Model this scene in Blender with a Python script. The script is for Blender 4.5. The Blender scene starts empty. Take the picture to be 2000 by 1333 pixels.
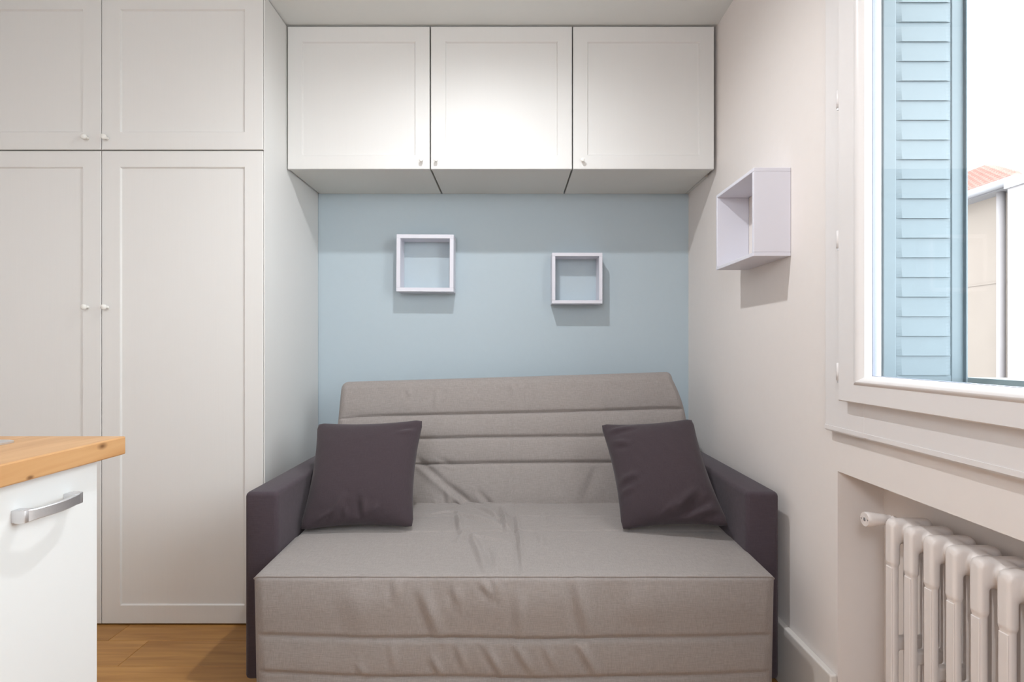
import bpy, bmesh, math, random
import numpy as np
from mathutils import Vector, Matrix, noise

random.seed(7)
scene = bpy.context.scene
COL = scene.collection

# ------------------------------------------------------------------ camera
H = 1.066                                   # eye height
cam_d = bpy.data.cameras.new('camera')
cam = bpy.data.objects.new('camera', cam_d); COL.objects.link(cam)
cam.location = (0, 0, H); cam.rotation_euler = (math.pi / 2, 0, 0)
cam_d.sensor_width = 36; cam_d.lens = 1089 / 2000 * 36
cam_d.shift_y = 13.5 / 2000; cam_d.clip_start = 0.02
scene.camera = cam

# ------------------------------------------------------------------ sky, ceiling lamp, added fill, exposure
world = bpy.data.worlds.new('overcast_sky'); scene.world = world
world.use_nodes = True
bg = world.node_tree.nodes['Background']
bg.inputs[0].default_value = (0.93, 0.97, 1.0, 1); bg.inputs[1].default_value = 5.4

def downlight(name, loc, power, radius, cone, blend, color):
    d = bpy.data.lights.new(name, 'SPOT'); d.shadow_soft_size = radius; d.energy = power; d.color = color
    d.spot_size = math.radians(cone); d.spot_blend = blend
    o = bpy.data.objects.new(name, d); COL.objects.link(o); o.location = loc
    return o
def point_light(name, loc, power, radius, color):
    d = bpy.data.lights.new(name, 'POINT'); d.shadow_soft_size = radius; d.energy = power; d.color = color
    o = bpy.data.objects.new(name, d); COL.objects.link(o); o.location = loc
    return o
downlight('ceiling_spot_over_sofa', (-0.14, 1.545, 2.42), 40, 0.025, 173, 0.8, (1.0, 1.035, 1.07))
point_light('added_room_fill', (-0.6, -1.3, 1.95), 38, 0.25, (0.90, 0.995, 1.10))  # fill light added behind the camera to lift the room; no real lamp there

vs = scene.view_settings
vs.view_transform = 'Standard'; vs.look = 'None'; vs.gamma = 1.0; vs.use_curve_mapping = False
vs.exposure = 0.56

# ------------------------------------------------------------------ materials
def srgb(r, g, b):
    f = lambda c: (c / 255) / 12.92 if c / 255 <= 0.04045 else ((c / 255 + 0.055) / 1.055) ** 2.4
    return (f(r), f(g), f(b), 1)
def new_mat(name):
    m = bpy.data.materials.new(name); m.use_nodes = True
    nt = m.node_tree
    return m, nt, nt.nodes['Principled BSDF']
def add(nt, t, **kw):
    n = nt.nodes.new(t)
    for k, v in kw.items(): setattr(n, k, v)
    return n
def paint(name, col, rough=0.5, bump=0.02, scale=60, var=0.03, stretch=(1, 1, 1), spec=0.4, metallic=0.0):
    m, nt, p = new_mat(name)
    tc = add(nt, 'ShaderNodeTexCoord'); mp = add(nt, 'ShaderNodeMapping'); mp.inputs['Scale'].default_value = stretch
    nt.links.new(tc.outputs['Object'], mp.inputs[0])
    nz = add(nt, 'ShaderNodeTexNoise'); nz.inputs['Scale'].default_value = scale; nz.inputs['Detail'].default_value = 4
    nt.links.new(mp.outputs[0], nz.inputs['Vector'])
    mx = add(nt, 'ShaderNodeMix', data_type='RGBA')
    c = col
    mx.inputs[6].default_value = (c[0] * (1 - var), c[1] * (1 - var), c[2] * (1 - var), 1)
    mx.inputs[7].default_value = (min(1, c[0] * (1 + var)), min(1, c[1] * (1 + var)), min(1, c[2] * (1 + var)), 1)
    nt.links.new(nz.outputs[0], mx.inputs[0]); nt.links.new(mx.outputs[2], p.inputs['Base Color'])
    p.inputs['Roughness'].default_value = rough; p.inputs['Specular IOR Level'].default_value = spec
    p.inputs['Metallic'].default_value = metallic
    if bump:
        b = add(nt, 'ShaderNodeBump'); b.inputs['Strength'].default_value = bump; b.inputs['Distance'].default_value = 0.01
        nt.links.new(nz.outputs[0], b.inputs['Height']); nt.links.new(b.outputs[0], p.inputs['Normal'])
    return m
def fabric(name, col, var=0.16, bump=0.25):
    """woven cloth: fine warp and weft threads plus a soft heathered mottling"""
    m, nt, p = new_mat(name)
    tc = add(nt, 'ShaderNodeTexCoord')
    outs = []
    for st in ((40, 620, 620), (620, 70, 70)):
        mp = add(nt, 'ShaderNodeMapping'); mp.inputs['Scale'].default_value = st
        nz = add(nt, 'ShaderNodeTexNoise'); nz.inputs['Scale'].default_value = 1.0; nz.inputs['Detail'].default_value = 2
        nt.links.new(tc.outputs['Object'], mp.inputs[0]); nt.links.new(mp.outputs[0], nz.inputs['Vector']); outs.append(nz.outputs[0])
    ad = add(nt, 'ShaderNodeMath', operation='ADD'); nt.links.new(outs[0], ad.inputs[0]); nt.links.new(outs[1], ad.inputs[1])
    mr = add(nt, 'ShaderNodeMapRange'); mr.inputs[1].default_value = 0.6; mr.inputs[2].default_value = 1.4
    nt.links.new(ad.outputs[0], mr.inputs[0])
    mx = add(nt, 'ShaderNodeMix', data_type='RGBA')
    mx.inputs[6].default_value = tuple(c * (1 - var) for c in col[:3]) + (1,)
    mx.inputs[7].default_value = tuple(c * (1 + var) for c in col[:3]) + (1,)
    nt.links.new(mr.outputs[0], mx.inputs[0]); nt.links.new(mx.outputs[2], p.inputs['Base Color'])
    p.inputs['Roughness'].default_value = 0.95; p.inputs['Specular IOR Level'].default_value = 0.15
    p.inputs['Sheen Weight'].default_value = 0.15; p.inputs['Sheen Roughness'].default_value = 0.5
    b = add(nt, 'ShaderNodeBump'); b.inputs['Strength'].default_value = bump; b.inputs['Distance'].default_value = 0.002
    nt.links.new(ad.outputs[0], b.inputs['Height']); nt.links.new(b.outputs[0], p.inputs['Normal'])
    return m
def wood(name, light, dark, stretch, rough=0.45, rnd=0.12, knots=False):
    m, nt, p = new_mat(name)
    tc = add(nt, 'ShaderNodeTexCoord'); oi = add(nt, 'ShaderNodeObjectInfo')
    mp = add(nt, 'ShaderNodeMapping'); mp.inputs['Scale'].default_value = stretch
    nt.links.new(tc.outputs['Object'], mp.inputs[0])
    sc = add(nt, 'ShaderNodeVectorMath', operation='SCALE'); sc.inputs[0].default_value = (13.1, 7.7, 5.3)
    nt.links.new(oi.outputs['Random'], sc.inputs['Scale'])
    av = add(nt, 'ShaderNodeVectorMath', operation='ADD'); nt.links.new(mp.outputs[0], av.inputs[0]); nt.links.new(sc.outputs[0], av.inputs[1])
    nz = add(nt, 'ShaderNodeTexNoise'); nz.inputs['Scale'].default_value = 1.0; nz.inputs['Detail'].default_value = 6; nz.inputs['Distortion'].default_value = 0.6
    nt.links.new(av.outputs[0], nz.inputs['Vector'])
    mr = add(nt, 'ShaderNodeMapRange'); mr.inputs[1].default_value = 0.3; mr.inputs[2].default_value = 0.7
    nt.links.new(nz.outputs[0], mr.inputs[0])
    mx = add(nt, 'ShaderNodeMix', data_type='RGBA'); mx.inputs[6].default_value = light; mx.inputs[7].default_value = dark
    nt.links.new(mr.outputs[0], mx.inputs[0])
    hs = add(nt, 'ShaderNodeHueSaturation')
    m2 = add(nt, 'ShaderNodeMapRange'); m2.inputs[3].default_value = 1 - rnd; m2.inputs[4].default_value = 1 + rnd
    nt.links.new(oi.outputs['Random'], m2.inputs[0]); nt.links.new(m2.outputs[0], hs.inputs['Value'])
    nt.links.new(mx.outputs[2], hs.inputs['Color'])
    outc = hs.outputs[0]
    if knots:
        for n_, kp in enumerate(knots):
            sb = add(nt, 'ShaderNodeVectorMath', operation='SUBTRACT'); sb.inputs[1].default_value = kp
            nt.links.new(tc.outputs['Object'], sb.inputs[0])
            ml = add(nt, 'ShaderNodeVectorMath', operation='MULTIPLY'); ml.inputs[1].default_value = (1.0, 0.6, 1.2)
            nt.links.new(sb.outputs[0], ml.inputs[0])
            ln = add(nt, 'ShaderNodeVectorMath', operation='LENGTH'); nt.links.new(ml.outputs[0], ln.inputs[0])
            kr = add(nt, 'ShaderNodeMapRange'); kr.inputs[1].default_value = 0.0015; kr.inputs[2].default_value = 0.0085 if n_ == 0 else 0.005; kr.inputs[3].default_value = 0.85; kr.inputs[4].default_value = 0.0
            nt.links.new(ln.outputs['Value'], kr.inputs[0])
            mk = add(nt, 'ShaderNodeMix', data_type='RGBA'); mk.inputs[7].default_value = srgb(105, 66, 34)
            nt.links.new(kr.outputs[0], mk.inputs[0]); nt.links.new(outc, mk.inputs[6]); outc = mk.outputs[2]
    nt.links.new(outc, p.inputs['Base Color'])
    p.inputs['Roughness'].default_value = rough
    b = add(nt, 'ShaderNodeBump'); b.inputs['Strength'].default_value = 0.08; b.inputs['Distance'].default_value = 0.004
    nt.links.new(nz.outputs[0], b.inputs['Height']); nt.links.new(b.outputs[0], p.inputs['Normal'])
    return m
def glass_mat():
    m = bpy.data.materials.new('window_glass'); m.use_nodes = True
    nt = m.node_tree; nt.nodes.remove(nt.nodes['Principled BSDF'])
    out = nt.nodes['Material Output']
    tr = add(nt, 'ShaderNodeBsdfTransparent'); tr.inputs[0].default_value = (0.96, 0.98, 0.98, 1)
    gl = add(nt, 'ShaderNodeBsdfGlossy'); gl.inputs['Roughness'].default_value = 0.02
    lw = add(nt, 'ShaderNodeLayerWeight'); lw.inputs[0].default_value = 0.5
    pw = add(nt, 'ShaderNodeMath', operation='POWER'); pw.inputs[1].default_value = 4.0
    fr = add(nt, 'ShaderNodeMapRange'); fr.inputs[3].default_value = 0.03; fr.inputs[4].default_value = 0.9
    nt.links.new(lw.outputs['Facing'], pw.inputs[0]); nt.links.new(pw.outputs[0], fr.inputs[0])
    mx = add(nt, 'ShaderNodeMixShader')
    nt.links.new(fr.outputs[0], mx.inputs[0]); nt.links.new(tr.outputs[0], mx.inputs[1]); nt.links.new(gl.outputs[0], mx.inputs[2])
    nt.links.new(mx.outputs[0], out.inputs[0])
    return m

M = dict(
    wall=paint('warm_white_wall_paint', srgb(235, 227, 222), 0.85, 0.05, 35, 0.012),
    ceil=paint('ceiling_paint', srgb(229, 231, 229), 0.9, 0.03, 30, 0.01),
    blue=paint('pale_blue_wall_paint', srgb(187, 200, 207), 0.85, 0.05, 35, 0.012),
    cab=paint('white_wood_effect_lacquer', srgb(225, 223, 220), 0.5, 0.02, 1.0, 0.012, (220, 220, 4), 0.25),
    cabin=paint('cabinet_inside', srgb(226, 224, 218), 0.5, 0.0, 20, 0.01),
    gap=paint('shadow_gap_board', srgb(150, 146, 138), 0.7, 0.0, 20, 0.02),
    knob=paint('white_knob_enamel', srgb(238, 236, 230), 0.3, 0.0, 20, 0.01),
    box=paint('lilac_white_laminate', srgb(225, 223, 231), 0.45, 0.0, 30, 0.01),
    pvc=paint('white_window_lacquer', srgb(233, 228, 226), 0.35, 0.01, 40, 0.008),
    spacer=paint('grey_glazing_seal', srgb(150, 155, 170), 0.5, 0.0, 30, 0.02),
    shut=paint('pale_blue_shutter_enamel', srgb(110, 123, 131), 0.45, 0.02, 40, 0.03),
    rad=paint('cream_radiator_enamel', srgb(232, 223, 218), 0.35, 0.04, 45, 0.015),
    niche=paint('niche_paint', srgb(224, 217, 208), 0.85, 0.06, 30, 0.02),
    sofa=fabric('grey_marl_cotton', srgb(151, 143, 139)),
    arm=fabric('charcoal_upholstery', srgb(74, 64, 70), 0.12),
    cush=fabric('dark_charcoal_cotton', srgb(67, 57, 61), 0.10, 0.18),
    base=paint('white_kitchen_laminate', srgb(228, 229, 229), 0.35, 0.0, 30, 0.008),
    steel=paint('brushed_steel', srgb(226, 226, 228), 0.42, 0.02, 1.0, 0.05, (10, 400, 400), 0.5, 1.0),
    skirt=paint('baseboard_gloss', srgb(226, 220, 214), 0.4, 0.02, 40, 0.01),
    top=wood('oiled_oak_worktop', srgb(212, 168, 120), srgb(184, 134, 84), (26, 3.2, 26), 0.42, 0.0, ((0.30, 0.603, 0.0245), (0.30, 0.36, 0.010), (0.05, 0.50, 0.033), (0.30, 0.46, 0.004))),
    plank=wood('oak_parquet', srgb(190, 141, 80), srgb(158, 110, 56), (3.0, 38, 38), 0.38, 0.10),
    subfloor=paint('dark_floor_gap', srgb(96, 66, 38), 0.8, 0.0, 20, 0.05),
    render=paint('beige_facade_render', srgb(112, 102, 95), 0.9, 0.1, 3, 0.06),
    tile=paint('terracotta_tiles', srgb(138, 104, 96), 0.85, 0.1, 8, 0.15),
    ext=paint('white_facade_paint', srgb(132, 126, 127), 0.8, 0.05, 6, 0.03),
    gutter=paint('pale_zinc', srgb(128, 126, 130), 0.5, 0.0, 10, 0.03),
    sill=paint('grey_green_stone_sill', srgb(118, 128, 130), 0.8, 0.1, 20, 0.05),
    ground=paint('courtyard_paving', srgb(150, 146, 140), 0.9, 0.1, 3, 0.08),
    rubber=paint('dark_plastic', srgb(60, 56, 56), 0.6, 0.0, 20, 0.02),
    pane=glass_mat(),
)

# ------------------------------------------------------------------ helpers
def wloc(o):
    v = Vector((0, 0, 0))
    while o is not None:
        v += Vector(o.location); o = o.parent
    return v
def tag(o, label, cat, group=None, kind=None):
    o['label'] = label; o['category'] = cat
    if group: o['group'] = group
    if kind: o['kind'] = kind
    return o
def root(name, loc, label, cat, group=None, kind=None):
    e = bpy.data.objects.new(name, None); COL.objects.link(e); e.location = loc; e.empty_display_size = 0.05
    return tag(e, label, cat, group, kind)
def obj(name, bm, mat, parent=None, smooth=False, origin=None):
    """bm in world coordinates -> ONE mesh object; vertices made relative to its parent (or origin)"""
    me = bpy.data.meshes.new(name)
    bm.to_mesh(me); bm.free()
    o = bpy.data.objects.new(name, me); COL.objects.link(o)
    if parent is not None: o.parent = parent
    off = wloc(parent) if parent is not None else Vector((0, 0, 0))
    org = Vector(origin) if origin is not None else off
    me.transform(Matrix.Translation(-org)); o.location = org - off
    me.materials.append(mat)
    if smooth:
        for p in me.polygons: p.use_smooth = True
    return o
def inst(name, me, parent, loc, rot=(0, 0, 0)):
    o = bpy.data.objects.new(name, me); COL.objects.link(o); o.parent = parent
    o.location = Vector(loc) - (wloc(parent) if parent is not None else Vector()); o.rotation_euler = rot
    return o
def box(x0, x1, y0, y1, z0, z1, bev=0.0, seg=2, bm=None):
    b = bmesh.new()
    bmesh.ops.create_cube(b, size=1.0)
    for v in b.verts:
        v.co = Vector(((x0 + x1) / 2 + v.co.x * (x1 - x0), (y0 + y1) / 2 + v.co.y * (y1 - y0), (z0 + z1) / 2 + v.co.z * (z1 - z0)))
    if bev > 0:
        bmesh.ops.bevel(b, geom=b.edges[:], offset=bev, segments=seg, affect='EDGES', profile=0.5)
    if bm is None: return b
    tmp = bpy.data.meshes.new('t'); b.to_mesh(tmp); b.free(); bm.from_mesh(tmp); bpy.data.meshes.remove(tmp)
    return bm
def frame_for(d):
    d = d.normalized(); a = Vector((0, 0, 1)) if abs(d.z) < 0.9 else Vector((1, 0, 0))
    u = d.cross(a).normalized(); return u, d.cross(u).normalized()
def tube(pts, radii, n=12, bm=None, cap=True):
    if bm is None: bm = bmesh.new()
    pts = [Vector(p) for p in pts]
    if not hasattr(radii, '__len__'): radii = [radii] * len(pts)
    rings = []; u = None
    for i, p in enumerate(pts):
        d = (pts[min(i + 1, len(pts) - 1)] - pts[max(i - 1, 0)])
        if d.length < 1e-9: d = Vector((0, 0, 1))
        if u is None: u, w = frame_for(d)
        else:
            d.normalize(); u = (u - d * u.dot(d)).normalized(); w = d.cross(u)
        rings.append([bm.verts.new(p + radii[i] * (math.cos(2 * math.pi * k / n) * u + math.sin(2 * math.pi * k / n) * w)) for k in range(n)])
    for a, b in zip(rings, rings[1:]):
        for k in range(n): bm.faces.new((a[k], a[(k + 1) % n], b[(k + 1) % n], b[k]))
    if cap:
        bm.faces.new(rings[0][::-1]); bm.faces.new(rings[-1])
    bmesh.ops.recalc_face_normals(bm, faces=bm.faces[:])
    return bm
def smooth_by_angle(o, ang=0.6):
    me = o.data
    for p in me.polygons: p.use_smooth = True
    try: me.set_sharp_from_angle(angle=ang)
    except Exception: pass
def prism(poly, axis, a, b, bm=None):
    """2-D outline extruded along axis ('x': outline in (y,z), 'y': outline in (x,z), 'z': (x,y))"""
    if bm is None: bm = bmesh.new()
    def P(p, t): return {'x': (t, p[0], p[1]), 'y': (p[0], t, p[1]), 'z': (p[0], p[1], t)}[axis]
    A = [bm.verts.new(P(p, a)) for p in poly]; B = [bm.verts.new(P(p, b)) for p in poly]
    n = len(poly)
    for i in range(n): bm.faces.new((A[i], A[(i + 1) % n], B[(i + 1) % n], B[i]))
    bm.faces.new(A[::-1]); bm.faces.new(B)
    bmesh.ops.recalc_face_normals(bm, faces=bm.faces[:])
    return bm

# ------------------------------------------------------------------ room shell
XW, YB, ZC = 0.866, 2.737, 2.428           # right wall, back wall, ceiling
XL, YR = -2.22, -1.9
# floor: planks run from left to right
floor = tag(obj('floor', box(XL, XW + 0.12, YR, YB, -0.06, -0.014), M['subfloor']), 'honey oak plank parquet floor', 'floor', kind='structure')
PW, PL = 0.163, 1.25
cache = {}
y_edge = 2.0295 + 5 * PW; r = 0
while y_edge > YR + 0.01:
    y1 = min(y_edge, YB); y0 = max(y_edge - PW, YR)
    if y1 > y0 + 0.01:
        x = XL - [0.35, 0.95, 0.10, 0.72, 0.5][r % 5]
        while x < XW + 0.12:
            xa, xb = max(x, XL), min(x + PL, XW + 0.12)
            if xb - xa > 0.02:
                key = (round(xb - xa, 4), round(y1 - y0, 4))
                if key not in cache:
                    b = box(0, key[0] - 0.0012, 0, key[1] - 0.0012, -0.014, 0, 0.0012, 1)
                    me = bpy.data.meshes.new('plank'); b.to_mesh(me); b.free(); me.materials.append(M['plank']); cache[key] = me
                inst('plank', cache[key], floor, (xa, y0, 0))
            x += PL
    y_edge -= PW; r += 1
ceiling = tag(obj('ceiling', box(XL - 0.1, XW + 0.2, YR - 0.1, YB + 0.1, ZC, ZC + 0.1), M['ceil']), 'plain off-white ceiling above the wall cabinets', 'ceiling', kind='structure')
tag(obj('wall_back', box(XL - 0.1, XW + 0.2, YB, YB + 0.15, -0.06, ZC), M['blue']), 'pale blue painted wall behind the sofa', 'wall', kind='structure')
tag(obj('wall_left', box(XL - 0.12, XL, YR, YB, -0.06, ZC), M['wall']), 'white side wall beyond the wardrobe', 'wall', kind='structure')
tag(obj('wall_rear', box(XL - 0.12, XW + 0.2, YR - 0.12, YR, -0.06, ZC), M['wall']), 'white wall facing the sofa', 'wall', kind='structure')
# right wall with window opening and radiator niche
WY0, WY1, WZ0, WZ1 = 0.046, 1.338, 0.951, 2.25
NY0, NY1, NZ, NX = 0.17, 1.4826, 0.738, 0.989
XO = 1.0665
b = bmesh.new()
box(XW, XO, WY1, YB, NZ, ZC, bm=b); box(XW, XO, YR, WY0, NZ, ZC, bm=b)
box(XW, XO, WY0, WY1, NZ, WZ0, bm=b); box(XW, XO, WY0, WY1, WZ1, ZC, bm=b)
box(XW, XO, NY1, YB, -0.06, NZ, bm=b); box(XW, XO, YR, NY0, -0.06, NZ, bm=b)
box(NX, XO, NY0, NY1, -0.06, NZ, bm=b)
tag(obj('wall_right', b, M['wall']), 'warm white wall with the window and radiator niche', 'wall', kind='structure')
# baseboards
def skirting(name, lab, x0, x1, y0, y1, slope_axis):
    bm = box(x0, x1, y0, y1, 0, 0.195, 0.004, 2)
    return tag(obj(name, bm, M['skirt']), lab, 'baseboard', kind='structure')
skirting('baseboard_right', 'tall off-white baseboard between sofa and radiator niche', XW - 0.02, XW, NY1, YB, 0)

# ------------------------------------------------------------------ window
WX_ = 0.8495
WSH = Vector((0.0165, 0.026, -0.004))       # seats the window group on the wall face
win = root('window_1', (WX_, 0.65, 0.849), 'white framed casement window beside a blue shutter', 'window', kind='structure')
CX = 0.83
FY1, FZ0, FZ1 = 1.482, 0.849, 2.36
IY1 = 1.314
obj('frame', box(CX, WX_ + 0.02, IY1, FY1, FZ0, FZ1, 0.003), M['pvc'], win)                        # jamb beside the sofa
obj('frame', box(CX, WX_ + 0.02, -0.16, 0.02, FZ0, FZ1, 0.003), M['pvc'], win)                     # other jamb
# bottom rail: flat board with a stepped drip moulding along its lower edge
poly = [(CX, 0.862), (CX, 0.958), (WX_ + 0.02, 0.958), (WX_ + 0.02, 0.862), (WX_, 0.849), (CX - 0.010, 0.849), (CX - 0.013, 0.853), (CX - 0.013, 0.858), (CX - 0.004, 0.862)]
obj('bottom_rail', prism(poly[:2] + poly[2:4] + [(WX_, 0.862)], 'y', 0.02, IY1), M['pvc'], win)
obj('drip_moulding', prism([(WX_, 0.849), (CX + 0.004, 0.849), (CX + 0.004, 0.8525), (CX - 0.0012, 0.8535), (CX - 0.0012, 0.864), (CX + 0.001, 0.8645), (CX + 0.001, 0.868), (WX_, 0.868)], 'y', -0.16, FY1), M['pvc'], win)
obj('top_rail', box(CX, WX_ + 0.02, 0.02, IY1, 2.24, FZ1, 0.003), M['pvc'], win)
SX, SO = 0.806, 0.850                      # sash front and outer face
SY0, SY1, SZ0, SZ1 = -0.04, 1.3826, 0.937, 2.28
GY0, GY1, GZ0, GZ1 = 0.06, 1.282, 1.0035, 2.21
def sash_ring():
    """mitred sash: flat face, then a rounded bead running in to the glass"""
    prof = [(0.0, CX), (0.0, SX + 0.003), (0.003, SX)]                    # (inset from outer edge fraction, x)
    W = 1.0
    prof = [(0.0, CX - 0.001), (0.0, SX + 0.003), (0.04, SX), (0.62, SX)]
    for t in np.linspace(0, 1, 8):
        prof.append((0.66 + 0.30 * t, SX - 0.006 * math.sin(math.pi * min(1, t * 1.25) * 0.8) + 0.010 * t * t))
    prof += [(1.0, SX + 0.014), (1.0, 0.828)]
    return prof
def mitred(name, parent, prof, side, mat):
    o0 = {'far': (SY1, SY1), 'near': (SY0, SY0)}
    bm = bmesh.new()
    def ring(f):
        ya = SY0 + (GY0 - SY0) * f; yb = SY1 + (GY1 - SY1) * f
        za = SZ0 + (GZ0 - SZ0) * f; zb = SZ1 + (GZ1 - SZ1) * f
        return ya, yb, za, zb
    A, B = [], []
    for f, x in prof:
        ya, yb, za, zb = ring(f)
        if side == 'far': a, c = (x, yb, za), (x, yb, zb)
        if side == 'near': a, c = (x, ya, za), (x, ya, zb)
        if side == 'bottom': a, c = (x, ya, za), (x, yb, za)
        if side == 'top': a, c = (x, ya, zb), (x, yb, zb)
        A.append(bm.verts.new(a)); B.append(bm.verts.new(c))
    for i in range(len(A) - 1): bm.faces.new((A[i], A[i + 1], B[i + 1], B[i]))
    bm.faces.new((A[-1], A[0], B[0], B[-1])); bm.faces.new(A[::-1]); bm.faces.new(B)
    bmesh.ops.recalc_face_normals(bm, faces=bm.faces[:])
    o = obj(name, bm, mat, parent); smooth_by_angle(o, 0.5); return o
sash = obj('sash', box(0.8285, SO, SY0 + 0.08, GY0, GZ0 - 0.03, GZ1 + 0.03), M['pvc'], win)      # hidden closing edge; holds the sash pieces
pr = sash_ring()
for s, nm in (('far', 'stile'), ('near', 'stile'), ('bottom', 'rail'), ('top', 'rail')): mitred(nm, sash, pr, s, M['pvc'])
# outer half of the sash and the glazing seal
obj('outer_stile', box(0.8395, SO, GY1 + 0.0005, 1.312, GZ0 - 0.03, GZ1 + 0.03), M['pvc'], sash)
obj('outer_rail', box(0.8395, SO, GY0, GY1 + 0.0005, GZ0 - 0.03, GZ0 - 0.002), M['pvc'], sash)
obj('outer_rail', box(0.8395, SO, GY0, GY1 + 0.0005, GZ1 + 0.002, GZ1 + 0.03), M['pvc'], sash)
obj('glazing_seal', box(0.8285, 0.8393, GY1 - 0.0005, 1.30, GZ0 - 0.01, GZ1 + 0.01), M['spacer'], sash)
obj('glazing_seal', box(0.8285, 0.8393, GY0, GY1 - 0.0005, GZ0 - 0.02, GZ0 + 0.001), M['spacer'], sash)
obj('pane', box(0.832, 0.836, GY0 - 0.005, GY1 + 0.004, GZ0 - 0.005, GZ1 + 0.005), M['pane'], sash)
for z in (1.01, 1.345, 1.70):
    yh = SY1 + 0.003
    hb = tube([(SX + 0.004, yh, z - 0.022), (SX + 0.004, yh, z - 0.001), (SX + 0.004, yh, z), (SX + 0.004, yh, z + 0.022)], 0.0052, 10)
    hg = obj('hinge', hb, M['pvc'], win, True)
    obj('hinge_pin', tube([(SX + 0.004, yh, z - 0.028), (SX + 0.004, yh, z - 0.022)], 0.0035, 8), M['steel'], hg)
win.location += WSH
# stone sill outside
sil = tag(obj('window_sill', prism([(SO + 0.003, 0.956), (SO + 0.003, 0.974), (1.05, 0.968), (1.06, 1.0), (1.21, 0.998), (1.21, 0.93), ((XO - 0.0165) + 0.001, 0.93), ((XO - 0.0165) + 0.001, 0.956)], 'y', 0.0225, 1.3095), M['sill']),
    'grey-green stone sill outside the window with a raised lip', 'window sill', kind='structure')
sil.location += WSH

# folding louvred shutter standing open against the reveal, facing into the room
SHX0, SHX1, SHY = 0.857, 1.049, 1.285
SHZ0, SHZ1 = 0.9755, 2.235
sh = root('louvred_shutter', ((SHX0 + SHX1) / 2, SHY, SHZ0), 'pale blue metal louvred shutter folded open outside the window', 'shutter')
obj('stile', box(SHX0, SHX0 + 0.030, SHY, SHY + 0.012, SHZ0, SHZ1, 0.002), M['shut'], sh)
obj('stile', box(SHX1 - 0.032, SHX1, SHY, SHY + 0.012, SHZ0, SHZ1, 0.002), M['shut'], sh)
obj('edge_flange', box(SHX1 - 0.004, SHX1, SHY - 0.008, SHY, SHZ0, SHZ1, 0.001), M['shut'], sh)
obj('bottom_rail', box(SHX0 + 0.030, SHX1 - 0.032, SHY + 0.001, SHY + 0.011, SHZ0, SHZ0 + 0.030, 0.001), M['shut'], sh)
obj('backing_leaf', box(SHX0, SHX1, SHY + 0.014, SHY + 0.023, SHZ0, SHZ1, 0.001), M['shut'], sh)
# one slat: a sheet that swells forward then tucks under the slat below, with pinched ends
pitch = 0.0462
w = SHX1 - SHX0 - 0.062
bm = bmesh.new(); nx, nz = 10, 6
vs_ = []
for j in range(nz + 1):
    row = []
    for i in range(nx + 1):
        u = i / nx; v = j / nz
        e = min(1, min(u, 1 - u) / 0.09)
        bulge = 0.0038 * (1 - v) ** 1.2 * e + 0.0015
        row.append(bm.verts.new(((u - 0.5) * w, -bulge + 0.004, v * pitch)))
    vs_.append(row)
for j in range(nz):
    for i in range(nx): bm.faces.new((vs_[j][i], vs_[j][i + 1], vs_[j + 1][i + 1], vs_[j + 1][i]))
back = [bm.verts.new((v.co.x, 0.010, v.co.z)) for v in vs_[0]]
for i in range(nx): bm.faces.new((vs_[0][i + 1], vs_[0][i], back[i], back[i + 1]))
slat_me = bpy.data.meshes.new('slat'); bm.to_mesh(slat_me); bm.free(); slat_me.materials.append(M['shut'])
z = SHZ0 + 0.030
while z + pitch < SHZ1:
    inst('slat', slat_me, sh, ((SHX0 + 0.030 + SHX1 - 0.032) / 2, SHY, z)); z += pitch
sh.location += WSH

# ------------------------------------------------------------------ outside
BX = 8.0
nb = root('neighbouring_house', (BX + 0.3, 12, -3), 'beige rendered house with red tiled hip roof across the courtyard', 'building')
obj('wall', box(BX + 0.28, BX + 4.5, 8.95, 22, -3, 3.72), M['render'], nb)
def roof_faces():
    c0 = Vector((BX, 8.74, 3.76)); c1 = Vector((BX, 22.2, 3.76)); c2 = Vector((BX + 4.8, 22.2, 3.76)); c3 = Vector((BX + 4.8, 8.74, 3.76))
    r0 = Vector((BX + 2.2, 11.95, 4.95)); r1 = Vector((BX + 2.2, 19, 4.95))
    return c0, c1, c2, c3, r0, r1
c0, c1, c2, c3, r0, r1 = roof_faces()
bm = bmesh.new()
V = [bm.verts.new(p) for p in (c0, c1, c2, c3, r0, r1)]
for f in ((0, 4, 5, 1), (1, 5, 2), (2, 5, 4, 3), (3, 4, 0), (0, 1, 2, 3)): bm.faces.new([V[i] for i in f])
bmesh.ops.recalc_face_normals(bm, faces=bm.faces[:])
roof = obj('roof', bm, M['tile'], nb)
# courses of rounded tiles on the slope that faces the window
bm = bmesh.new()
up = (Vector((BX + 2.2, 0, 4.95)) - Vector((BX, 0, 3.76)));
nrm = Vector((-up.z, 0, up.x)).normalized()
y = 8.95
while y < 14.5:
    s_max = min(1.0, (y - 8.74) / (11.95 - 8.74))
    k = 0
    while k < 12:
        a, c = k / 12, min((k + 1) / 12 + 0.012, s_max)
        if a >= s_max: break
        p0 = Vector((BX, y, 3.76)) + up * a + nrm * 0.045; p1 = Vector((BX, y, 3.76)) + up * c + nrm * 0.02
        tube([p0, p1], [0.058, 0.048], 6, bm)
        k += 1
    y += 0.13
tl = obj('roof_tiles', bm, M['tile'], roof); tl['kind'] = 'stuff'
obj('gutter', tube([(BX - 0.06, 8.74, 3.73), (BX - 0.06, 22.2, 3.73)], 0.075, 10), M['gutter'], nb, True)
obj('soffit', box(BX, BX + 0.3, 8.76, 22.1, 3.66, 3.755), M['gutter'], nb)
obj('string_course', box(BX + 0.265, BX + 0.29, 8.95, 22, 2.17, 2.20), M['render'], nb)
obj('downpipe', tube([(BX + 0.14, 9.28, 3.66), (BX + 0.14, 9.28, -3)], 0.062, 12), M['ext'], nb, True)
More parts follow.
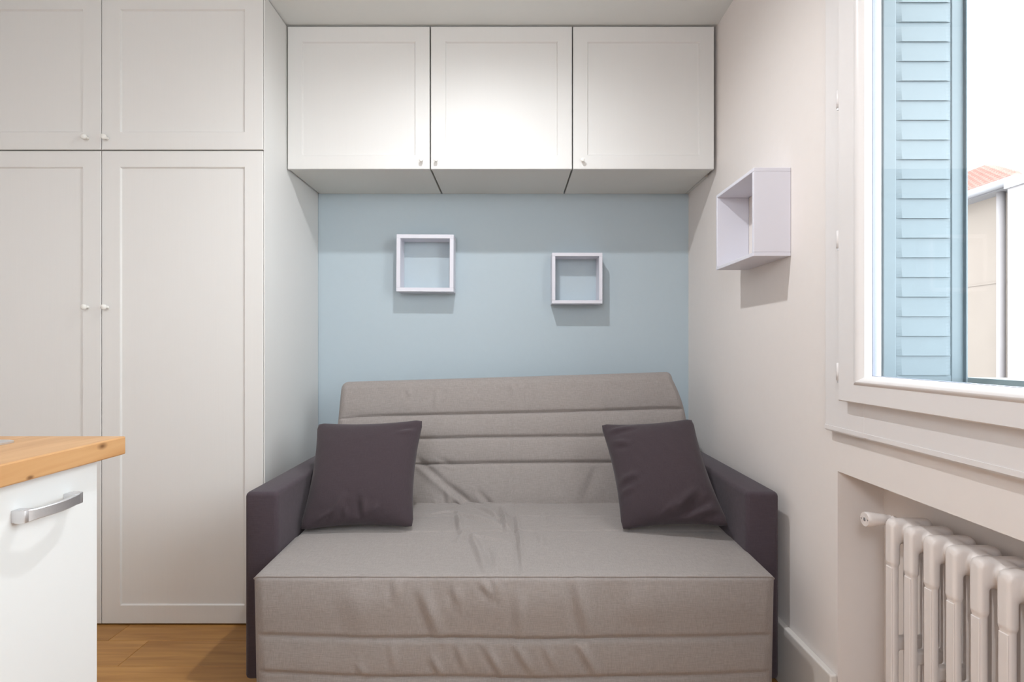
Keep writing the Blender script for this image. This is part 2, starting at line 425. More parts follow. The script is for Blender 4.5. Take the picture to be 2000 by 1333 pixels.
an = root('annexe', (7.6, 8.0, -3), 'pale painted annexe wall at the right end of the beige house', 'building')
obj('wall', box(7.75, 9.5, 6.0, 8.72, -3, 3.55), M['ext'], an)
obj('parapet', box(7.70, 9.55, 5.95, 8.735, 3.55, 3.68, 0.01), M['gutter'], an)
tag(obj('courtyard_ground', box(1.06, 40, -15, 40, -3.2, -3.0), M['ground']), 'grey paved courtyard below the window', 'ground', kind='structure')

# ------------------------------------------------------------------ shaker doors and cabinets
def shaker(parent, x0, x1, z0, z1, yf, stile, rail_t, rail_b, knob_x, knob_z, th=0.019, kr=1.0):
    """door facing -Y: frame ring with bevelled inner edge, recessed panel, turned knob"""
    bm = bmesh.new(); rec = 0.0065; bv = 0.004
    def ring(dx0, dx1, dz0, dz1, y): return [bm.verts.new(p) for p in ((x0 + dx0, y, z0 + dz0), (x1 - dx1, y, z0 + dz0), (x1 - dx1, y, z1 - dz1), (x0 + dx0, y, z1 - dz1))]
    e = 0.0015
    rings = [ring(0, 0, 0, 0, yf + th), ring(0, 0, 0, 0, yf + e), ring(e, e, e, e, yf), ring(stile, stile, rail_b, rail_t, yf),
             ring(stile + bv, stile + bv, rail_b + bv, rail_t + bv, yf + rec), ring(stile + bv, stile + bv, rail_b + bv, rail_t + bv, yf + th)]
    for a, c in zip(rings, rings[1:]):
        for i in range(4): bm.faces.new((a[i], a[(i + 1) % 4], c[(i + 1) % 4], c[i]))
    a, c = rings[-1], rings[0]
    for i in range(4): bm.faces.new((a[i], a[(i + 1) % 4], c[(i + 1) % 4], c[i]))
    bmesh.ops.recalc_face_normals(bm, faces=bm.faces[:])
    d = obj('door', bm, M['cab'], parent)
    s = stile + bv - 0.002
    obj('panel', box(x0 + s, x1 - s, yf + rec, yf + th - 0.003, z0 + rail_b + bv - 0.002, z1 - rail_t - bv + 0.002), M['cab'], d)
    R_ = [(0.006, 0), (0.005, -0.006), (0.0045, -0.012), (0.0085, -0.015), (0.0105, -0.019), (0.0105, -0.024), (0.008, -0.0265), (0.0, -0.0275)]
    k = obj('knob', tube([(knob_x, yf + t * kr, knob_z) for _, t in R_], [max(r_ * kr, 1e-4) for r_, _ in R_], 16), M['knob'], d); smooth_by_angle(k, 0.9)
    return d
YF = 2.142                                   # wardrobe door faces
def wardrobe(x0, x1, knob_x, label, side):
    w = root('wardrobe', ((x0 + x1) / 2, 2.44, 0), label, 'wardrobe', 'built-in wardrobe columns')
    yb0 = YF + 0.021
    obj('body', box(x0, x1, yb0, YB - 0.004, 0.05, ZC - 0.004), M['gap'], w)
    obj('plinth', box(x0 + 0.002, x1 - 0.002, yb0 + 0.04, YB - 0.01, 0.0, 0.049), M['gap'], w)
    shaker(w, x0 + 0.0015, x1 - 0.0015, 1.8285, ZC - 0.008, YF, 0.070, 0.052, 0.067, knob_x, 1.871)
    shaker(w, x0 + 0.0015, x1 - 0.0015, 0.006, 1.8235, YF, 0.070, 0.062, 0.070, knob_x, 1.222)
    if side:
        obj('side_panel', box(x1, x1 + 0.005, YF + 0.002, YB - 0.004, 0.0, ZC - 0.004, 0.001), M['cab'], w)
    return w
xs = -1.5775
wardrobe(xs - 0.626, xs, xs - 0.052, 'left white wardrobe column with shaker doors, behind the worktop', False)
wardrobe(xs, -0.955, xs + 0.024, 'right white wardrobe column with shaker doors, next to the sofa', True)

YC = 2.347
edges = [(-0.9445, -0.347), (-0.3415, 0.2525), (0.2575, 0.8505)]
knx = [-0.3795, -0.3185, 0.2955]
labs = ['white shaker wall cabinet beside the wardrobe, above the larger blue-wall box shelf', 'middle white shaker wall cabinet of three over the sofa', 'white shaker wall cabinet against the window wall']
for (xa, xb), kx, lb in zip(edges, knx, labs):
    c = root('wall_cabinet', ((xa + xb) / 2, 2.54, 1.82), lb, 'cabinet', 'wall cabinets over the sofa')
    obj('body', box(xa + 0.001, xb - 0.001, YC + 0.021, YB - 0.003, 1.822, ZC - 0.006, 0.0015), M['cabin'], c)
    shaker(c, xa, xb, 1.8195, ZC - 0.008, YC, 0.060, 0.064, 0.058, kx, 1.853, 0.019, 0.8)
# pale filler strip between the cabinets and the window wall
tag(obj('trim_1', box(0.8515, XW - 0.0005, YC + 0.12, YB - 0.003, 1.822, ZC - 0.006), M['cabin']), 'narrow white filler strip between cabinet and window wall', 'filler strip', kind='structure')

# ------------------------------------------------------------------ box shelves
def box_shelf(name_loc, w, h, d, t, facing, label, roll=0.0):
    s = root('box_shelf', name_loc, label, 'shelf', 'open square box shelves')
    if facing == 'y':                         # hung on the back wall
        yb, yf = YB - 0.0005, YB - d
        cx, cz = name_loc[0], name_loc[2]
        parts = [(cx - w / 2, cx + w / 2, cz + h / 2 - t, cz + h / 2), (cx - w / 2, cx + w / 2, cz - h / 2, cz - h / 2 + t),
                 (cx - w / 2, cx - w / 2 + t, cz - h / 2 + t, cz + h / 2 - t), (cx + w / 2 - t, cx + w / 2, cz - h / 2 + t, cz + h / 2 - t)]
        for (a, b_, c_, e_), nm in zip(parts, ('top_board', 'bottom_board', 'side_board', 'side_board')):
            obj(nm, box(a, b_, yf, yb, c_, e_, 0.0012, 1), M['box'], s)
        s.rotation_euler = (0, roll, 0)
    else:
        xb, xf = XW - 0.0005, XW - d
        cy, cz = name_loc[1], name_loc[2]
        parts = [(cy - w / 2, cy + w / 2, cz + h / 2 - t, cz + h / 2), (cy - w / 2, cy + w / 2, cz - h / 2, cz - h / 2 + t),
                 (cy - w / 2, cy - w / 2 + t, cz - h / 2 + t, cz + h / 2 - t), (cy + w / 2 - t, cy + w / 2, cz - h / 2 + t, cz + h / 2 - t)]
        for (a, b_, c_, e_), nm in zip(parts, ('top_board', 'bottom_board', 'side_board', 'side_board')):
            obj(nm, box(xf, xb, a, b_, c_, e_, 0.0012, 1), M['box'], s)
    return s
box_shelf((-0.4117, YB, 1.468), 0.271, 0.271, 0.10, 0.019, 'y', 'larger lilac-white box shelf on the blue wall, nearer the wardrobe', 0.006)
box_shelf((0.3087, YB, 1.396), 0.239, 0.241, 0.10, 0.016, 'y', 'smaller lilac-white box shelf on the blue wall, nearer the window')
box_shelf((XW, 1.889, 1.489), 0.318, 0.275, 0.116, 0.012, 'x', 'lilac-white box shelf on the white wall beside the window')

# ------------------------------------------------------------------ radiator
def radiator_section():
    """cast-iron section: three columns joined by domed heads, a middle bridge and hubs; fused by voxel remesh"""
    bm = bmesh.new()
    D0, D1 = 0.0, 0.098                       # front to back, along +X
    zt, zb = 0.576, 0.0
    cols = [0.0105, 0.049, 0.0875]
    for cx in cols:
        box(cx - 0.0085, cx + 0.0085, -0.0122, 0.0122, 0.02, zt - 0.02, 0.005, 2, bm)
    for z0, z1 in ((zt - 0.058, zt), (0.0, 0.058)):
        box(0.0, 0.098, -0.0165, 0.0165, z0, z1, 0.013, 3, bm)
    for cx in cols[::2]:
        box(cx - 0.0105, cx + 0.0105, -0.0148, 0.0148, zt - 0.108, zt - 0.01, 0.006, 2, bm)
        box(cx - 0.0105, cx + 0.0105, -0.0148, 0.0148, 0.01, 0.108, 0.006, 2, bm)
    box(0.006, 0.092, -0.010, 0.010, 0.272, 0.302, 0.004, 2, bm)
    for z in (zt - 0.031, 0.031):
        tube([(0.049, -0.0305, z), (0.049, -0.012, z), (0.049, 0.012, z), (0.049, 0.0305, z)], [0.024, 0.029, 0.029, 0.024], 20, bm)
        tube([(0.049, -0.0305, z), (0.049, 0.0305, z)], 0.024, 20, bm)
    me = bpy.data.meshes.new('radiator_section_raw'); bm.to_mesh(me); bm.free()
    t = bpy.data.objects.new('raw', me); COL.objects.link(t)
    md = t.modifiers.new('r', 'REMESH'); md.mode = 'VOXEL'; md.voxel_size = 0.0028; md.use_smooth_shade = True
    sm = t.modifiers.new('s', 'SMOOTH'); sm.factor = 0.5; sm.iterations = 4
    dg = bpy.context.evaluated_depsgraph_get(); dg.update()
    out = bpy.data.meshes.new_from_object(t.evaluated_get(dg)); out.name = 'radiator_section'
    bpy.data.objects.remove(t); bpy.data.meshes.remove(me)
    out.materials.clear(); out.materials.append(M['rad'])
    for p in out.polygons: p.use_smooth = True; p.material_index = 0
    return out
RX, RZ = 0.8745, 0.094
rad = root('radiator', (RX + 0.05, 0.9, 0), 'cream cast-iron column radiator in the niche under the window', 'radiator')
sec = radiator_section()
yf = 1.2865 + 0.010
for k in range(14):
    inst('section', sec, rad, (RX, yf - 0.0603 * k, RZ))
# front face plate of each section (flat strip with a seam under the domed head)
bm = box(0.0004, 0.004, -0.0098, 0.0098, 0.112, 0.464, 0.0012, 1)
pl = bpy.data.meshes.new('face_strip'); bm.to_mesh(pl); bm.free(); pl.materials.append(M['rad'])
for k in range(14): inst('face_strip', pl, rad, (RX + 0.0005, yf - 0.0603 * k, RZ))
for k in (0, 13):
    y = yf - 0.0603 * k
    obj('foot', box(RX + 0.03, RX + 0.07, y - 0.012, y + 0.012, 0.0, RZ + 0.02, 0.004), M['rad'], rad)
# thermostat knob pointing into the room, on a short valve body at the end section
vy, vz = yf + 0.040, 0.655
P_ = [(0.906, 0.0105), (0.896, 0.0105), (0.893, 0.0128), (0.882, 0.0135), (0.868, 0.0155), (0.855, 0.0175), (0.848, 0.0178), (0.845, 0.0165), (0.8448, 0.010), (0.8465, 0.0095)]
kn = obj('valve_knob', tube([(a, vy, vz) for a, _ in P_], [r_ for _, r_ in P_], 24), M['rad'], rad); smooth_by_angle(kn, 0.7)
obj('valve_cap', tube([(0.8468, vy, vz), (0.8452, vy, vz), (0.8446, vy, vz)], [0.0058, 0.0058, 0.004], 16), M['steel'], kn)
obj('valve_body', tube([(0.912, yf + 0.004, vz - 0.012), (0.912, vy - 0.006, vz - 0.004), (0.906, vy, vz)], [0.012, 0.012, 0.0115], 12), M['rad'], rad, True)

# ------------------------------------------------------------------ kitchen run
WX = -0.700
wt = tag(obj('worktop', box(-1.33, WX, -0.30, 1.011, 0.8735, 0.9062, 0.0025), M['top'], origin=(-1.0, 0.35, 0.8735)), 'knotty oak kitchen worktop on the white base unit', 'worktop')
def base_unit(y0, y1, hy0, hy1, label):
    k = root('base_cabinet', (-1.02, (y0 + y1) / 2, 0), label, 'cabinet', 'white kitchen base units')
    obj('body', box(-1.30, WX - 0.041, y0, y1, 0.10, 0.873), M['base'], k)
    obj('plinth', box(-1.28, WX - 0.09, y0 + 0.002, y1 - 0.002, 0.0, 0.0995), M['base'], k)
    d = obj('door', box(WX - 0.040, WX - 0.020, y0 + 0.001, y1, 0.105, 0.871, 0.0015), M['base'], k)
    # bow handle: flat feet, gently arched bar
    if hy0 is not None:
        zc = 0.8225; x0 = WX - 0.020
        bm = bmesh.new(); n = 18; rows = []
        L = hy1 - hy0
        for i in range(n + 1):
            t = i / n; y = hy0 + L * t
            e = min(t, 1 - t)
            out = 0.020 + 0.009 * math.sin(math.pi * t)
            if e < 0.06: out = 0.016 + (out - 0.016) * e / 0.06
            th = 0.0065 if e > 0.1 else 0.0065 + (0.1 - e) * 0.05
            hh = 0.0078 if e > 0.12 else 0.0078 + (0.12 - e) * 0.016
            rows.append([bm.verts.new((x0 + a, y, zc + c)) for a, c in ((out - th, -hh), (out - 0.001, -hh), (out, -hh + 0.001), (out, hh - 0.001), (out - 0.001, hh), (out - th, hh))])
        for a, c in zip(rows, rows[1:]):
            for j in range(6): bm.faces.new((a[j], a[(j + 1) % 6], c[(j + 1) % 6], c[j]))
        bm.faces.new(rows[0][::-1]); bm.faces.new(rows[-1])
        for ya in (hy0 - 0.0012, hy1 - 0.0148):
            box(x0 - 0.0003, x0 + 0.0205, ya, ya + 0.016, zc - 0.0092, zc + 0.0092, 0.0015, 2, bm)
        bmesh.ops.recalc_face_normals(bm, faces=bm.faces[:])
        h = obj('handle', bm, M['steel'], d); smooth_by_angle(h, 0.5)
base_unit(0.368, 0.968, 0.802, 0.909, 'white kitchen base unit with a steel bow handle, end unit by the wardrobe')
base_unit(-0.28, 0.366, 0.20, 0.326, 'white kitchen base unit nearer the viewer, under the open end of the worktop')
# inset steel sink: raised rim round a bowl
bm = bmesh.new()
def rect(x0, x1, y0, y1, z, r_, n=5):
    pts = []
    for cx, cy, a0 in ((x1 - r_, y1 - r_, 0), (x0 + r_, y1 - r_, 90), (x0 + r_, y0 + r_, 180), (x1 - r_, y0 + r_, 270)):
        for i in range(n + 1):
            a = math.radians(a0 + 90 * i / n); pts.append(bm.verts.new((cx + r_ * math.cos(a), cy + r_ * math.sin(a), z)))
    return pts
zt = 0.9065
rs = [rect(-1.27, -0.838, 0.42, 0.946, zt, 0.012), rect(-1.27, -0.838, 0.42, 0.946, zt + 0.003, 0.012), rect(-1.266, -0.842, 0.424, 0.942, zt + 0.0045, 0.010),
      rect(-1.25, -0.858, 0.44, 0.926, zt + 0.0045, 0.02), rect(-1.246, -0.862, 0.444, 0.922, zt + 0.001, 0.02)]
for a, c in zip(rs, rs[1:]):
    for i in range(len(a)): bm.faces.new((a[i], a[(i + 1) % len(a)], c[(i + 1) % len(a)], c[i]))
bm.faces.new(rs[-1])
bmesh.ops.recalc_face_normals(bm, faces=bm.faces[:])
hob = tag(obj('inset_sink', bm, M['steel'], origin=(-1.05, 0.68, zt)), 'steel rimmed inset plate let into the oak worktop', 'sink')

# ------------------------------------------------------------------ sofa bed
sofa = root('sofa', (0, 2.1, 0), 'grey quilted sofa bed with charcoal arms under the blue wall', 'sofa')
def arm(x0, x1):
    bm = box(x0, x1, 1.728, 2.66, 0.035, 0.618, 0.014, 3)
    a = obj('arm', bm, M['arm'], sofa); smooth_by_angle(a, 0.8)
    # stitched seam round the front panel, and two low feet
    return a
for x0, x1 in ((-0.829, -0.726), (0.726, 0.829)):
    a = arm(x0, x1)
    for yy in (1.78, 2.56):
        obj('foot', tube([((x0 + x1) / 2, yy, 0.0), ((x0 + x1) / 2, yy, 0.04)], 0.022, 14), M['rubber'], a)
    sx = x0 + 0.014 if x0 > 0 else x1 - 0.014

rng = np.random.RandomState(3)
def wobble(X, S, seed, f=6.0, n=14):
    r_ = np.random.RandomState(seed); out = np.zeros_like(X)
    for _ in range(n):
        a = r_.uniform(0, 2 * np.pi); k = f * r_.uniform(0.5, 1.8)
        out += np.sin(k * (np.cos(a) * X + np.sin(a) * S) + r_.uniform(0, 6.28)) / n
    return out
def fold(X, S, p, q, amp, w, skew=0.0):
    """a ridge (amp>0) or crease (amp<0) along the segment p-q"""
    px, py = p; qx, qy = q; dx, dy = qx - px, qy - py; L2 = dx * dx + dy * dy
    t = np.clip(((X - px) * dx + (S - py) * dy) / L2, 0, 1)
    ddx, ddy = X - (px + t * dx), S - (py + t * dy)
    dist = np.sqrt(ddx ** 2 + ddy ** 2)
    side = np.sign(ddx * dy - ddy * dx)
    taper = np.sin(np.pi * np.clip(t * 0.84 + 0.08, 0, 1))
    g = np.exp(-(dist / w) ** 2)
    return amp * taper * (g - 0.55 * np.exp(-((dist * side - 1.5 * w) / (0.9 * w)) ** 2))
def groove(D, w): return np.exp(-(D / w) ** 2)
def grid_obj(name, X, Y, Z, mat, parent, ends=None, mask_close=True):
    nr, nc = X.shape
    verts = np.stack([X, Y, Z], -1).reshape(-1, 3)
    off = wloc(parent)
    verts = verts - np.array(off)
    idx = np.arange(nr * nc).reshape(nr, nc)
    quads = np.stack([idx[:-1, :-1], idx[:-1, 1:], idx[1:, 1:], idx[1:, :-1]], -1).reshape(-1, 4)
    faces = quads.tolist()
    if mask_close:
        faces += [idx[:, 0].tolist(), idx[::-1, -1].tolist()]
    me = bpy.data.meshes.new(name); me.from_pydata(verts.tolist(), [], faces); me.update()
    bm = bmesh.new(); bm.from_mesh(me); bmesh.ops.recalc_face_normals(bm, faces=bm.faces[:]); bm.to_mesh(me); bm.free()
    for p in me.polygons: p.use_smooth = True
    me.materials.append(mat)
    o = bpy.data.objects.new(name, me); COL.objects.link(o); o.parent = parent
    smooth_by_angle(o, 1.0)
    return o

# --- seat: top panel then front panel that falls to the floor
HW, ZT, YFR = 0.731, 0.430, 1.556
rr = 0.016
top_s = np.linspace(0.86, rr, 150); arc = np.linspace(0, 1, 9)[1:-1]; fr_s = np.linspace(-rr, -0.412, 90)
prof = []                                     # (s, y, z, ny, nz)
for s in top_s: prof.append((s, YFR + s, ZT, 0, 1))
for t in arc:
    a = math.pi / 2 * t; prof.append((rr * (1 - 2 * t), YFR + rr - rr * math.sin(a), ZT - rr + rr * math.cos(a), -math.sin(a), math.cos(a)))
for s in fr_s: prof.append((s, YFR, ZT + s, -1, 0))
prof = np.array(prof)
u = np.linspace(-1, 1, 300); u = np.sign(u) * (1 - (1 - np.abs(u)) ** 1.15)
Xg, Sg = np.meshgrid(u * HW, prof[:, 0])
d = np.zeros_like(Xg)
top = (Sg > 0); front = ~top
puff = 0.0
for s0 in (0.16, 0.34, 0.50, 0.66):           # cross quilting on the seat top (soft)
    d -= np.where(top, 0.0042 * groove(Sg - s0 - 0.004 * np.sin(5 * Xg + s0 * 20), 0.0055), 0) * (1.0 if s0 != 0.16 else 0.0)
d -= np.where(top, 0.0035 * groove(Xg - 0.006 - 0.006 * np.sin(9 * Sg), 0.006), 0)
for s0, a_ in ((-0.176, 0.0075), (-0.286, 0.0075), (-0.38, 0.006)):
    sag = 0.010 * (Xg / HW) ** 2 * (1 if s0 > -0.2 else 1.9)
    line = s0 + sag
    d -= np.where(front, a_ * groove(Sg - line, 0.007), 0)
    d += np.where(front, 0.004 * groove(Sg - line, 0.03), 0)
d += np.where(front, 0.010 * np.sin(np.pi * np.clip((-Sg) / 0.176, 0, 1)), 0)
d += np.where(front & (Sg < -0.176), 0.008 * np.abs(np.sin(np.pi * (Sg + 0.176) / 0.11)), 0)
d += np.where(top, 0.006 * wobble(Xg, Sg, 1, 7) * np.clip(Sg / 0.1, 0, 1), 0.009 * wobble(Xg, Sg * 0.25, 2, 14) * np.clip(-Sg / 0.06, 0, 1))
d += np.where(top, 0.0009, 0.0020) * wobble(Xg, Sg, 5, 34, 20) * np.clip(np.abs(Sg) / 0.05, 0, 1)
pt = lambda x, y: ((x - 1000) * (692.6 / (y - 680)) / 1089, 692.6 / (y - 680) - YFR)           # drawn on the seat plane
pf = lambda x, y: ((x - 1000) * 0.001429, 1.066 - (y - 680) * 0.001429 - ZT)                   # drawn on the front panel
for p, q, a_, w_ in (((890, 1008), (897, 1049), 0.010, 0.012), ((917, 1047), (948, 1122), 0.008, 0.014), ((977, 998), (989, 1048), 0.011, 0.012), ((1003, 1000), (1019, 1118), 0.006, 0.010),
                     ((888, 1008), (982, 1036), 0.008, 0.014), ((888, 1070), (910, 1038), 0.007, 0.014), ((1050, 1046), (1056, 1070), 0.005, 0.012), ((835, 1012), (885, 1005), 0.005, 0.012),
                     ((940, 1000), (972, 1020), 0.009, 0.012), ((905, 1050), (985, 1062), 0.005, 0.014), ((960, 1075), (968, 1120), 0.005, 0.012), ((1060, 1010), (1062, 1030), 0.004, 0.010)):
    d += np.where(top, fold(Xg, Sg, pt(*p), pt(*q), a_ * 1.25, w_ * 0.85), 0)
for p, q, a_, w_ in (((822, 1150), (855, 1246), 0.010, 0.018), ((770, 1130), (771, 1165), 0.005, 0.014), ((887, 1146), (893, 1180), 0.006, 0.014), ((938, 1134), (960, 1164), 0.006, 0.012),
                     ((964, 1128), (968, 1160), 0.006, 0.012), ((1014, 1160), (1010, 1240), 0.007, 0.016), ((1122, 1130), (1146, 1240), 0.009, 0.018), ((1250, 1140), (1235, 1220), 0.006, 0.04), ((690, 1140), (700, 1230), 0.005, 0.04),
                     ((838, 1280), (858, 1318), 0.007, 0.012), ((890, 1258), (902, 1300), 0.006, 0.012), ((944, 1258), (978, 1318), 0.008, 0.012), ((1003, 1256), (1034, 1308), 0.008, 0.012), ((1130, 1254), (1162, 1314), 0.010, 0.014),
                     ((695, 1290), (705, 1316), 0.005, 0.012), ((1060, 1256), (1080, 1300), 0.005, 0.012), ((760, 1256), (766, 1300), 0.004, 0.012)):
    d += np.where(front, fold(Xg, Sg, pf(*p), pf(*q), a_, w_), 0)
edge = np.clip((np.abs(Xg) - (HW - 0.030)) / 0.030, 0, 1)
d = d * (1 - edge)
rnd = 0.022 * (1 - np.sqrt(np.clip(1 - edge ** 2, 0, 1)))
d = d - np.where(Sg > 0.30, rnd, rnd * 0.6)
hang = np.clip(-Sg / 0.4, 0, 1)
Xs = Xg * (1 - 0.022 * hang) + 0.006
Ys = prof[:, 1][:, None] + d * prof[:, 3][:, None] - 0.0 * hang
Zs = prof[:, 2][:, None] + d * prof[:, 4][:, None] + 0.016 * np.clip(Sg / 0.45, 0, 1)
# tucked down sides: add a skirt column on each side
def with_sides(X, Y, Z, zfloor):
    Xa = np.concatenate([X[:, :1], X, X[:, -1:]], 1); Ya = np.concatenate([np.maximum(Y[:, :1], YFR + 0.03), Y, np.maximum(Y[:, -1:], YFR + 0.03)], 1)
    Za = np.concatenate([np.minimum(Z[:, :1], zfloor), Z, np.minimum(Z[:, -1:], zfloor)], 1)
    return Xa, Ya, Za
seat = grid_obj('seat_cover', *with_sides(Xs, Ys, Zs, 0.02), M['sofa'], sofa, mask_close=False)
# piping along the front edge and down the two corners
i0 = 150 + 3
pp = [(Xs[i0, j], Ys[i0, j] - 0.0005, Zs[i0, j] + 0.0005) for j in range(0, 300, 4)] + [(Xs[i0, -1], Ys[i0, -1], Zs[i0, -1])]
obj('piping', tube(pp, 0.0030, 8), M['sofa'], seat, True)
# hidden frame under the cover
obj('base_frame', box(-0.70, 0.70, 1.60, 2.60, 0.03, 0.36, 0.01), M['rubber'], sofa)

# --- back: padded, quilted in horizontal bands, leaning; top edge rises toward the window
tb = np.linspace(-0.04, 0.505, 130)
lean = 0.30
prof2 = []
y_b, z_b = 2.228, 0.430
ca, sa = math.cos(lean), math.sin(lean)
for t in tb: prof2.append((t, y_b + t * sa, z_b + t * ca, -ca, sa))
th = 0.075
for a in np.linspace(0, math.pi, 14)[1:]:
    cy, cz = y_b + 0.505 * sa + th / 2 * ca, z_b + 0.505 * ca - th / 2 * sa
    ny, nz_ = -ca * math.cos(a) + sa * math.sin(a), sa * math.cos(a) + ca * math.sin(a)
    prof2.append((0.505 + 0.1 * a, cy + th / 2 * ny, cz + th / 2 * nz_, ny, nz_))
for t in np.linspace(0.48, 0.0, 8): prof2.append((0.9, y_b + t * sa + th * ca, z_b + t * ca - th * sa, ca, -sa))
prof2 = np.array(prof2)
HB = 0.735
Xb, Tb = np.meshgrid(u * HB, prof2[:, 0])
fb = Tb < 0.51
d = np.zeros_like(Xb)
bands = [0.172, 0.278, 0.380]
for t0 in bands:
    line = t0 + 0.003 * np.sin(4 * Xb + t0 * 9) + 0.012 * Xb * (t0 / 0.38) - 0.006 * (Xb / HB) ** 8
    d -= np.where(fb, 0.0095 * groove(Tb - line, 0.0048), 0)
lev = [0.0] + bands + [0.52]
for a, c in zip(lev, lev[1:]):
    inside = (Tb > a) & (Tb <= c) & fb
    d += np.where(inside, 0.013 * np.sin(np.pi * (Tb - a) / (c - a)) ** 0.7 if False else 0.010 * np.sqrt(np.clip(np.sin(np.pi * np.clip((Tb - a) / (c - a), 0, 1)), 0, 1)), 0)
d -= np.where(fb, 0.0035 * groove(Xb + 0.005, 0.006) * np.clip((0.42 - Tb) / 0.1, 0, 1), 0)
d += np.where(fb, 0.005 * wobble(Xb, Tb, 11, 10) + 0.002 * wobble(Xb, Tb, 12, 36, 20), 0)
pb = lambda x, y: ((x - 1000) * (2.25 + 0.11 * (990 - y) / 180) / 1089, (H - (y - 680) * (2.25 + 0.11 * (990 - y) / 180) / 1089 - z_b) / ca)
for p, q, a_, w_ in (((815, 892), (868, 940), -0.014, 0.014), ((868, 940), (932, 990), -0.016, 0.014), ((936, 958), (970, 998), -0.012, 0.012), ((850, 975), (858, 990), 0.006, 0.010), ((875, 955), (880, 990), 0.006, 0.010), ((896, 970), (903, 990), 0.006, 0.010),
                     ((860, 895), (885, 904), -0.006, 0.010), ((1085, 920), (1110, 985), -0.004, 0.02), ((1165, 910), (1140, 970), -0.005, 0.02), ((800, 755), (803, 770), 0.004, 0.012), ((857, 760), (852, 790), 0.004, 0.012), ((1000, 752), (1003, 775), 0.004, 0.012), ((1030, 770), (1030, 795), 0.004, 0.012), ((1180, 750), (1182, 790), 0.005, 0.016)):
    d += np.where(fb, fold(Xb, Tb, pb(*p), pb(*q), a_, w_), 0)
edge = np.clip((np.abs(Xb) - (HB - 0.03)) / 0.03, 0, 1)
d = d * (1 - edge) - 0.028 * (1 - np.sqrt(np.clip(1 - edge ** 2, 0, 1)))
tt = np.clip(Tb / 0.505, 0, 1)
rise = (0.022 * (Xb / HB) + 0.002) * tt ** 1.5 * np.where(Tb > 0.85, 0, 1)
pinch = np.where(Xb > 0, 0.045 * np.clip((tt - 0.62) / 0.38, 0, 1) ** 2 * (Xb / HB) ** 2, 0)
Xb2 = Xb - pinch
Yb2 = prof2[:, 1][:, None] + d * prof2[:, 3][:, None]
Zb2 = prof2[:, 2][:, None] + d * prof2[:, 4][:, None] + rise
backr = grid_obj('back_cushion', Xb2, Yb2, Zb2, M['sofa'], sofa)

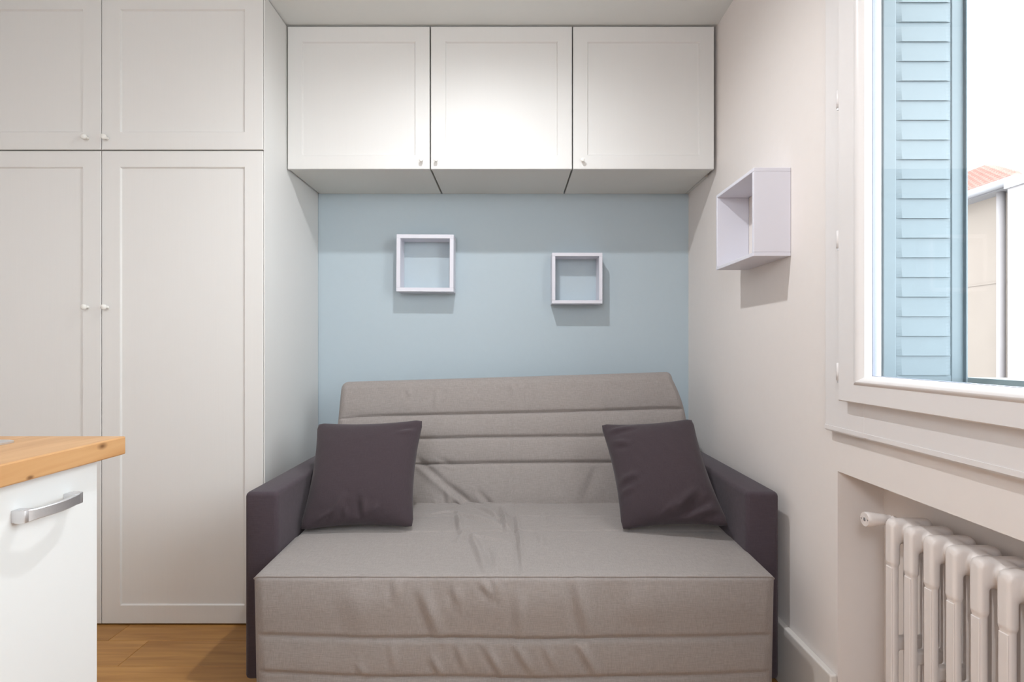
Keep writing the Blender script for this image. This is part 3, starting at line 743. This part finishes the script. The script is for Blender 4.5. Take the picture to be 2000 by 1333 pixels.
# ------------------------------------------------------------------ scatter cushions
def cushion(bl, br, tr, tl, T, label, seed, wr):
    n = 72
    lin = np.linspace(-1, 1, n + 1); lin = np.sign(lin) * (1 - (1 - np.abs(lin)) ** 1.5)
    U, V = np.meshgrid(lin, lin)
    k = 0.085
    Ue = U * (1 - k * (1 - V ** 2) * np.abs(U) ** 2); Ve = V * (1 - k * (1 - U ** 2) * np.abs(V) ** 2)
    P = [np.array(p) for p in (bl, br, tr, tl)]
    w00 = ((1 - Ue) * (1 - Ve) / 4)[..., None]; w10 = ((1 + Ue) * (1 - Ve) / 4)[..., None]; w11 = ((1 + Ue) * (1 + Ve) / 4)[..., None]; w01 = ((1 - Ue) * (1 + Ve) / 4)[..., None]
    B = w00 * P[0] + w10 * P[1] + w11 * P[2] + w01 * P[3]
    ex = (P[1] + P[2] - P[0] - P[3]); ez = (P[2] + P[3] - P[0] - P[1])
    N = np.cross(ex, ez); N = N / np.linalg.norm(N)
    if N[1] > 0: N = -N
    hgt = T * (np.clip(1 - np.abs(U) ** 2.4, 0, 1) * np.clip(1 - np.abs(V) ** 2.4, 0, 1)) ** 0.5
    # corner rounding: pull the very corners in
    cr = np.clip(np.abs(U) + np.abs(V) - 1.85, 0, 1) / 0.15
    ctr = np.mean(P, 0); B = B + (ctr - B) * (0.035 * cr)[..., None]
    amp = np.clip(1 - np.maximum(np.abs(U), np.abs(V)) ** 6, 0, 1)
    wob = 0.006 * wobble(U, V, seed, 4) + 0.0015 * wobble(U, V, seed + 1, 16)
    fr = np.zeros_like(U)
    for p, q, a_, w_ in wr: fr += fold(U, V, p, q, a_ * 1.5, w_)
    front = B + N * (hgt + (wob + fr) * amp + 0.002)[..., None]
    back = B - N * (hgt * 0.65 + wob * amp * 0.5 + 0.002)[..., None]
    m = n + 1
    base = np.array((ctr[0], ctr[1], min(p[2] for p in P)))
    v = np.concatenate([front.reshape(-1, 3), back.reshape(-1, 3)]) - base
    idx = np.arange(m * m).reshape(m, m); faces = []
    q = np.stack([idx[:-1, :-1], idx[:-1, 1:], idx[1:, 1:], idx[1:, :-1]], -1).reshape(-1, 4)
    faces = q.tolist() + (q[:, ::-1] + m * m).tolist()
    loop = idx[0, :-1].tolist() + idx[:-1, -1].tolist() + idx[-1, :0:-1].tolist() + idx[:0:-1, 0].tolist()
    for a, c in zip(loop, loop[1:] + loop[:1]): faces.append([c, a, a + m * m, c + m * m])
    me = bpy.data.meshes.new('cushion'); me.from_pydata(v.tolist(), [], faces); me.update()
    bm = bmesh.new(); bm.from_mesh(me); bmesh.ops.recalc_face_normals(bm, faces=bm.faces[:]); bm.to_mesh(me); bm.free()
    for p in me.polygons: p.use_smooth = True
    me.materials.append(M['cush'])
    o = bpy.data.objects.new('cushion', me); COL.objects.link(o); o.location = base
    return tag(o, label, 'cushion', 'dark scatter cushions on the sofa')
def px(x, y, dist): return ((x - 1000) * dist / 1089, dist, H - (y - 680) * dist / 1089)
cushion(px(584, 1038, 1.865), px(808, 1032, 1.90), px(828, 820, 2.12), px(620, 827, 2.11), 0.070, 'dark charcoal square cushion on the sofa, next to the wardrobe', 21,
        (((-0.45, -0.98), (-0.25, -0.55), 0.010, 0.06), ((0.05, -0.98), (0.02, -0.60), -0.012, 0.06), ((-0.15, -0.98), (-0.22, -0.7), 0.006, 0.05), ((0.3, -0.95), (0.35, -0.7), 0.006, 0.05),
         ((-0.7, -0.95), (-0.4, -0.8), 0.008, 0.05), ((0.2, -0.98), (0.3, -0.75), 0.006, 0.05), ((0.95, 0.72), (0.6, 0.65), 0.006, 0.06)))
cushion(px(1214, 1037, 1.885), px(1426, 1030, 1.80), px(1353, 818, 2.06), px(1172, 829, 2.13), 0.070, 'dark charcoal square cushion on the sofa, leaning by the window-side arm', 31,
        (((-0.95, -0.25), (-0.45, -0.15), 0.008, 0.06), ((-0.95, -0.45), (-0.6, -0.38), 0.006, 0.05), ((-0.1, -0.95), (0.6, -0.45), 0.010, 0.07), ((0.05, -0.98), (0.85, -0.6), -0.010, 0.06), ((-0.9, 0.5), (-0.5, 0.45), 0.007, 0.06),
         ((-0.9, 0.75), (-0.3, 0.85), 0.007, 0.06), ((0.3, -0.98), (0.9, -0.75), 0.008, 0.05), ((-0.3, -0.98), (0.1, -0.7), 0.008, 0.05)))
